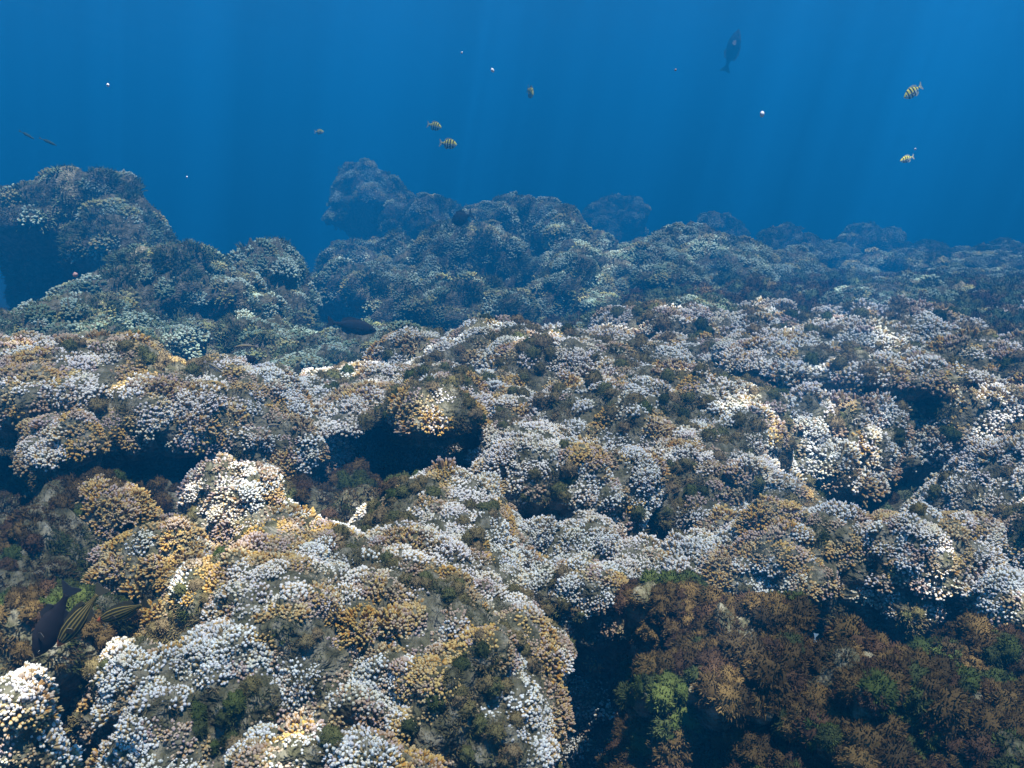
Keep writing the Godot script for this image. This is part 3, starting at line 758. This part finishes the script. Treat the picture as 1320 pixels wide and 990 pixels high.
func fish(called, label, group, at: Vector3, nose: Vector3, up: Vector3, length: float, tall: float, wide: float, bend: float, scheme: String, fork: float):
	var o = thing(called, label, "fish", at, group)
	var x := nose.normalized()
	var z := x.cross(up).normalized()
	var y := z.cross(x).normalized()
	o.basis = Basis(x, y, z)
	var prof := [[0.0, 0.06], [0.05, 0.30], [0.14, 0.62], [0.28, 0.94], [0.42, 1.0], [0.58, 0.86], [0.72, 0.56], [0.83, 0.28], [0.9, 0.22], [0.94, 0.24]]
	var st := SurfaceTool.new()
	st.begin(Mesh.PRIMITIVE_TRIANGLES)
	var n := 48
	var m := 48
	for i in n + 1:
		var s := 0.94 * i / n
		var k := 0
		while k < prof.size() - 2 and s > prof[k + 1][0]:
			k += 1
		var t: float = clampf((s - prof[k][0]) / (prof[k + 1][0] - prof[k][0]), 0.0, 1.0)
		var h: float = lerpf(prof[k][1], prof[k + 1][1], smoothstep(0.0, 1.0, t) * 0.4 + t * 0.6)
		for j in m:
			var a := TAU * j / m
			var up_ := sin(a)
			st.set_color(skin_colour(scheme, s, up_))
			st.add_vertex(Vector3((0.5 - s) * length, up_ * h * tall * length * 0.5, cos(a) * pow(h, 0.8) * wide * length * 0.5 + bend * s * s * length))
	for i in n:
		for j in m:
			var a := i * m + j
			var b := i * m + (j + 1) % m
			for k in [a, a + m, b + m, a, b + m, b]:
				st.add_index(k)
	for j in m - 2:
		for k in [0, j + 1, j + 2]:
			st.add_index(k)
		for k in [n * m, n * m + j + 2, n * m + j + 1]:
			st.add_index(k)
	st.generate_normals()
	var skin := StandardMaterial3D.new()
	skin.vertex_color_use_as_albedo = true
	skin.roughness = 0.75
	skin.metallic_specular = 0.25
	part("body", st.commit(), skin, o)
	var edge := StandardMaterial3D.new()
	var fc := skin_colour(scheme, 0.6, -0.6)
	if scheme == "bars":
		fc = Color(0.30, 0.31, 0.24)
	if scheme == "stripes":
		fc = Color(0.05, 0.042, 0.02)
	edge.albedo_color = fc.linear_to_srgb()
	edge.roughness = 0.6
	edge.backlight_enabled = scheme == "bars"
	edge.backlight = Color(0.2, 0.2, 0.2)
	var L := length
	var H := tall * length * 0.5
	var zt := bend * 0.85 * L
	var tail_at := Transform3D(Basis(Vector3.UP, bend * 1.6), Vector3(-0.42 * L, 0, zt))
	fin([Vector2(0.0, 0.22 * H), Vector2(-0.16 * L, 0.85 * H), Vector2(-0.17 * L, 0.7 * H), Vector2(-(0.17 - 0.09 * fork) * L, 0.0), Vector2(-0.17 * L, -0.7 * H), Vector2(-0.16 * L, -0.85 * H), Vector2(0.0, -0.22 * H)], 0.006 * L, edge, "tail_fin", o, tail_at)
	var zb := bend * 0.25 * L
	fin([Vector2(0.22 * L, 0.68 * H), Vector2(0.12 * L, 1.16 * H), Vector2(-0.12 * L, 1.2 * H), Vector2(-0.27 * L, 0.86 * H), Vector2(-0.28 * L, 0.46 * H), Vector2(-0.1 * L, 0.7 * H), Vector2(0.1 * L, 0.82 * H)], 0.006 * L, edge, "dorsal_fin", o, Transform3D(Basis(), Vector3(0, 0, zb)))
	fin([Vector2(0.0, -0.8 * H), Vector2(-0.1 * L, -1.18 * H), Vector2(-0.25 * L, -0.9 * H), Vector2(-0.27 * L, -0.45 * H), Vector2(-0.12 * L, -0.66 * H)], 0.006 * L, edge, "anal_fin", o, Transform3D(Basis(), Vector3(0, 0, zb)))
	var eye := SphereMesh.new()
	eye.radius = 0.022 * L
	eye.height = 0.044 * L
	eye.radial_segments = 12
	eye.rings = 6
	var black := StandardMaterial3D.new()
	black.albedo_color = Color(0.05, 0.05, 0.05)
	black.roughness = 0.15
	for k in [1, -1]:
		var side := Transform3D(Basis(Vector3.UP, k * 0.5) * Basis(Vector3.RIGHT, k * 0.35), Vector3(0.2 * L, -0.12 * H, k * 0.46 * wide * L + bend * 0.1 * L))
		fin([Vector2(0.0, 0.03 * L), Vector2(-0.14 * L, 0.05 * L), Vector2(-0.16 * L, -0.02 * L), Vector2(-0.1 * L, -0.06 * L), Vector2(0.0, -0.03 * L)], 0.004 * L, edge, "pectoral_fin", o, side)
		var e = part("eye", eye, black, o)
		e.position = Vector3(0.375 * L, 0.14 * H, k * 0.30 * wide * L + bend * 0.02 * L)

func make_fishes():
	for f in [
		["barred yellow fish, lower of the two above the pinnacle", Vector3(-0.350, 1.039, -5.300), Vector3(0.0987, -0.0125, 0.0308), Vector3(0.000, 1.000, 0.000), "barred_fish", 0.0965, 0.55, 0.20, 0.00, "bars", "yellow and black barred fish", 0.50],
		["barred yellow fish, upper of the two above the pinnacle", Vector3(-0.489, 1.191, -6.080), Vector3(0.0930, -0.0237, 0.0406), Vector3(0.000, 1.000, 0.000), "barred_fish", 0.0965, 0.55, 0.20, 0.00, "bars", "yellow and black barred fish", 0.50],
		["pale barred fish high above the furry far hump", Vector3(0.120, 1.424, -6.340), Vector3(0.0358, -0.0488, 0.0763), Vector3(0.000, 1.000, 0.000), "barred_fish", 0.0902, 0.80, 0.30, 0.00, "bars", "yellow and black barred fish", 0.50],
		["barred yellow fish nosing down high over the far pair", Vector3(1.618, 1.166, -3.900), Vector3(-0.0833, -0.0510, 0.0198), Vector3(0.000, 1.000, 0.000), "barred_fish", 0.0923, 0.45, 0.18, 0.10, "bars", "yellow and black barred fish", 0.50],
		["barred yellow fish swimming above the wide far coral head", Vector3(1.872, 0.927, -4.520), Vector3(-0.0718, -0.0215, 0.0152), Vector3(0.000, 1.000, 0.000), "barred_fish", 0.0708, 0.45, 0.18, 0.05, "bars", "yellow and black barred fish", 0.50],
		["small hazy barred fish left of the pair above the pinnacle", Vector3(-1.586, 1.277, -7.900), Vector3(0.0767, 0.0000, 0.0000), Vector3(0.000, 1.000, 0.000), "barred_fish", 0.0710, 0.55, 0.20, 0.00, "bars", "yellow and black barred fish", 0.50],
		["long dark fish swimming through the valley behind the ridge", Vector3(-0.678, 0.205, -3.950), Vector3(0.2085, -0.0403, 0.0000), Vector3(0.000, 1.000, 0.000), "dark_fish", 0.1966, 0.33, 0.16, 0.05, "dark", "", 0.30],
		["deep-bodied dark fish in front of the furry far hump", Vector3(-0.398, 0.586, -7.380), Vector3(-0.1649, -0.0659, 0.0000), Vector3(0.000, 1.000, 0.000), "dark_fish", 0.1644, 0.66, 0.20, 0.00, "dark", "", 0.30],
		["hazy dark fish hanging upright high over the sunlit rise", Vector3(3.112, 2.798, -13.750), Vector3(0.1596, 0.5617, 0.0000), Vector3(1.000, 0.200, 0.000), "dark_fish", 0.5407, 0.34, 0.20, 0.08, "dark", "", 0.30],
		["small dark fish over the coral arch by the slim fish", Vector3(-0.856, 0.234, -2.950), Vector3(0.0682, 0.0102, 0.0000), Vector3(0.000, 1.000, 0.000), "dark_fish", 0.0639, 0.45, 0.16, 0.00, "dark", "", 0.30],
		["tiny dark fish close over the grey coral step", Vector3(0.793, 0.119, -3.000), Vector3(0.0219, -0.0262, 0.0000), Vector3(0.000, 1.000, 0.000), "dark_fish", 0.0316, 0.50, 0.20, 0.00, "dark", "", 0.30],
		["black deep-bodied fish beside the green mossy boulder", Vector3(-0.665, 0.145, -1.240), Vector3(-0.0573, -0.1058, 0.0000), Vector3(1.000, 0.200, 0.000), "dark_fish", 0.1115, 0.34, 0.16, -0.10, "dark", "", 0.40],
		["slender grey fish above the tall boulder, the higher one", Vector3(-2.680, 1.085, -5.300), Vector3(0.0768, -0.0457, 0.0000), Vector3(0.000, 1.000, 0.000), "slim_fish", 0.0828, 0.16, 0.12, 0.08, "slim", "slender grey fish", 0.60],
		["slender grey fish above the tall boulder, the lower one", Vector3(-2.566, 1.049, -5.300), Vector3(0.0904, -0.0417, 0.0000), Vector3(0.000, 1.000, 0.000), "slim_fish", 0.0922, 0.16, 0.12, 0.08, "slim", "slender grey fish", 0.60],
		["slim dark-lined fish swimming level before the valley", Vector3(-0.845, 0.286, -2.900), Vector3(-0.0789, -0.0050, 0.0000), Vector3(0.000, 1.000, 0.000), "wrasse", 0.0732, 0.20, 0.12, 0.00, "line", "", 0.30],
		["slim dark-lined fish diving onto the coral shoulder", Vector3(-0.800, 0.302, -2.450), Vector3(0.0480, -0.0318, 0.0000), Vector3(0.000, 1.000, 0.000), "wrasse", 0.0533, 0.20, 0.12, 0.00, "line", "", 0.30],
		["slim fish close against the shoulder left of the cave", Vector3(-0.598, 0.191, -2.250), Vector3(0.0408, 0.0020, 0.0000), Vector3(0.000, 1.000, 0.000), "wrasse", 0.0378, 0.20, 0.12, 0.00, "line", "", 0.30],
		["dark gold-striped fish with red snout beside the black fish", Vector3(-0.606, 0.172, -1.200), Vector3(-0.0661, -0.0836, 0.0000), Vector3(0.000, 1.000, 0.000), "wrasse", 0.0987, 0.26, 0.14, 0.12, "stripes", "", 0.20],
		["dark gold-striped fish with red snout above the white coral slope", Vector3(-0.542, 0.186, -1.200), Vector3(-0.0781, -0.0324, 0.0000), Vector3(0.000, 1.000, 0.000), "wrasse", 0.0783, 0.28, 0.14, -0.12, "stripes", "", 0.20],
		["little blue and white fish in the shade under the ledge", Vector3(0.498, 0.019, -1.420), Vector3(-0.0087, -0.0445, 0.0000), Vector3(1.000, 0.200, 0.000), "small_fish", 0.0420, 0.24, 0.14, 0.00, "blue", "", 0.30],
	]:
		fish(f[4], f[0], f[10], f[1], f[2], f[3], f[5], f[6], f[7], f[8], f[9], f[11])

# ---------------------------------------------------------------- drifting specks
func make_specks():
	var white := StandardMaterial3D.new()
	white.albedo_color = Color(0.8, 0.8, 0.82)
	white.roughness = 0.6
	var rosy := StandardMaterial3D.new()
	rosy.albedo_color = Color(0.62, 0.5, 0.5)
	rosy.roughness = 0.7
	var r := RandomNumberGenerator.new()
	r.seed = 77
	for s in [
		["bright white speck above the pair of barred fish", Vector3(-0.020, 0.878, -1.000), 0.0017, 0],
		["round pale speck left of the barred fish over the far pair", Vector3(0.286, 0.843, -1.100), 0.0025, 0],
		["small pale speck high above the tall lone boulder", Vector3(-0.501, 0.886, -1.200), 0.0016, 0],
		["rosy elongated speck before the dark foot of the tall boulder", Vector3(-0.751, 0.619, -1.600), 0.0040, 1],
		["tiny rosy speck left of the round pale speck", Vector3(0.219, 0.917, -1.300), 0.0013, 1],
		["tiny pale speck left of the bright white speck", Vector3(-0.067, 0.939, -1.300), 0.0012, 0],
		["tiny pale speck over the gap between boulder and pinnacle", Vector3(-0.445, 0.777, -1.300), 0.0011, 0],
		["tiny pale speck between the two barred fish over the far pair", Vector3(0.633, 0.824, -1.500), 0.0015, 0],
	]:
		var st := SurfaceTool.new()
		st.begin(Mesh.PRIMITIVE_TRIANGLES)
		var n := 10
		for i in n + 1:
			for j in n:
				var a := PI * i / n
				var b := TAU * j / n
				var d := Vector3(sin(a) * cos(b), cos(a) * 1.3, sin(a) * sin(b))
				st.add_vertex(d * s[2] * (1.0 + 0.35 * noise_low.get_noise_3dv(d * 0.9 + s[1] * 9.0)))
		for i in n:
			for j in n:
				var a := i * n + j
				var b := i * n + (j + 1) % n
				for k in [a, a + n, b + n, a, b + n, b]:
					st.add_index(k)
		st.generate_normals()
		var o = part(numbered("drifting_speck"), st.commit(), rosy if s[3] else white, self)
		o.position = s[1]
		o.rotation = Vector3(r.randf(), r.randf(), r.randf_range(-0.6, 0.6))
		tag(o, s[0], "speck", "specks drifting in the water")
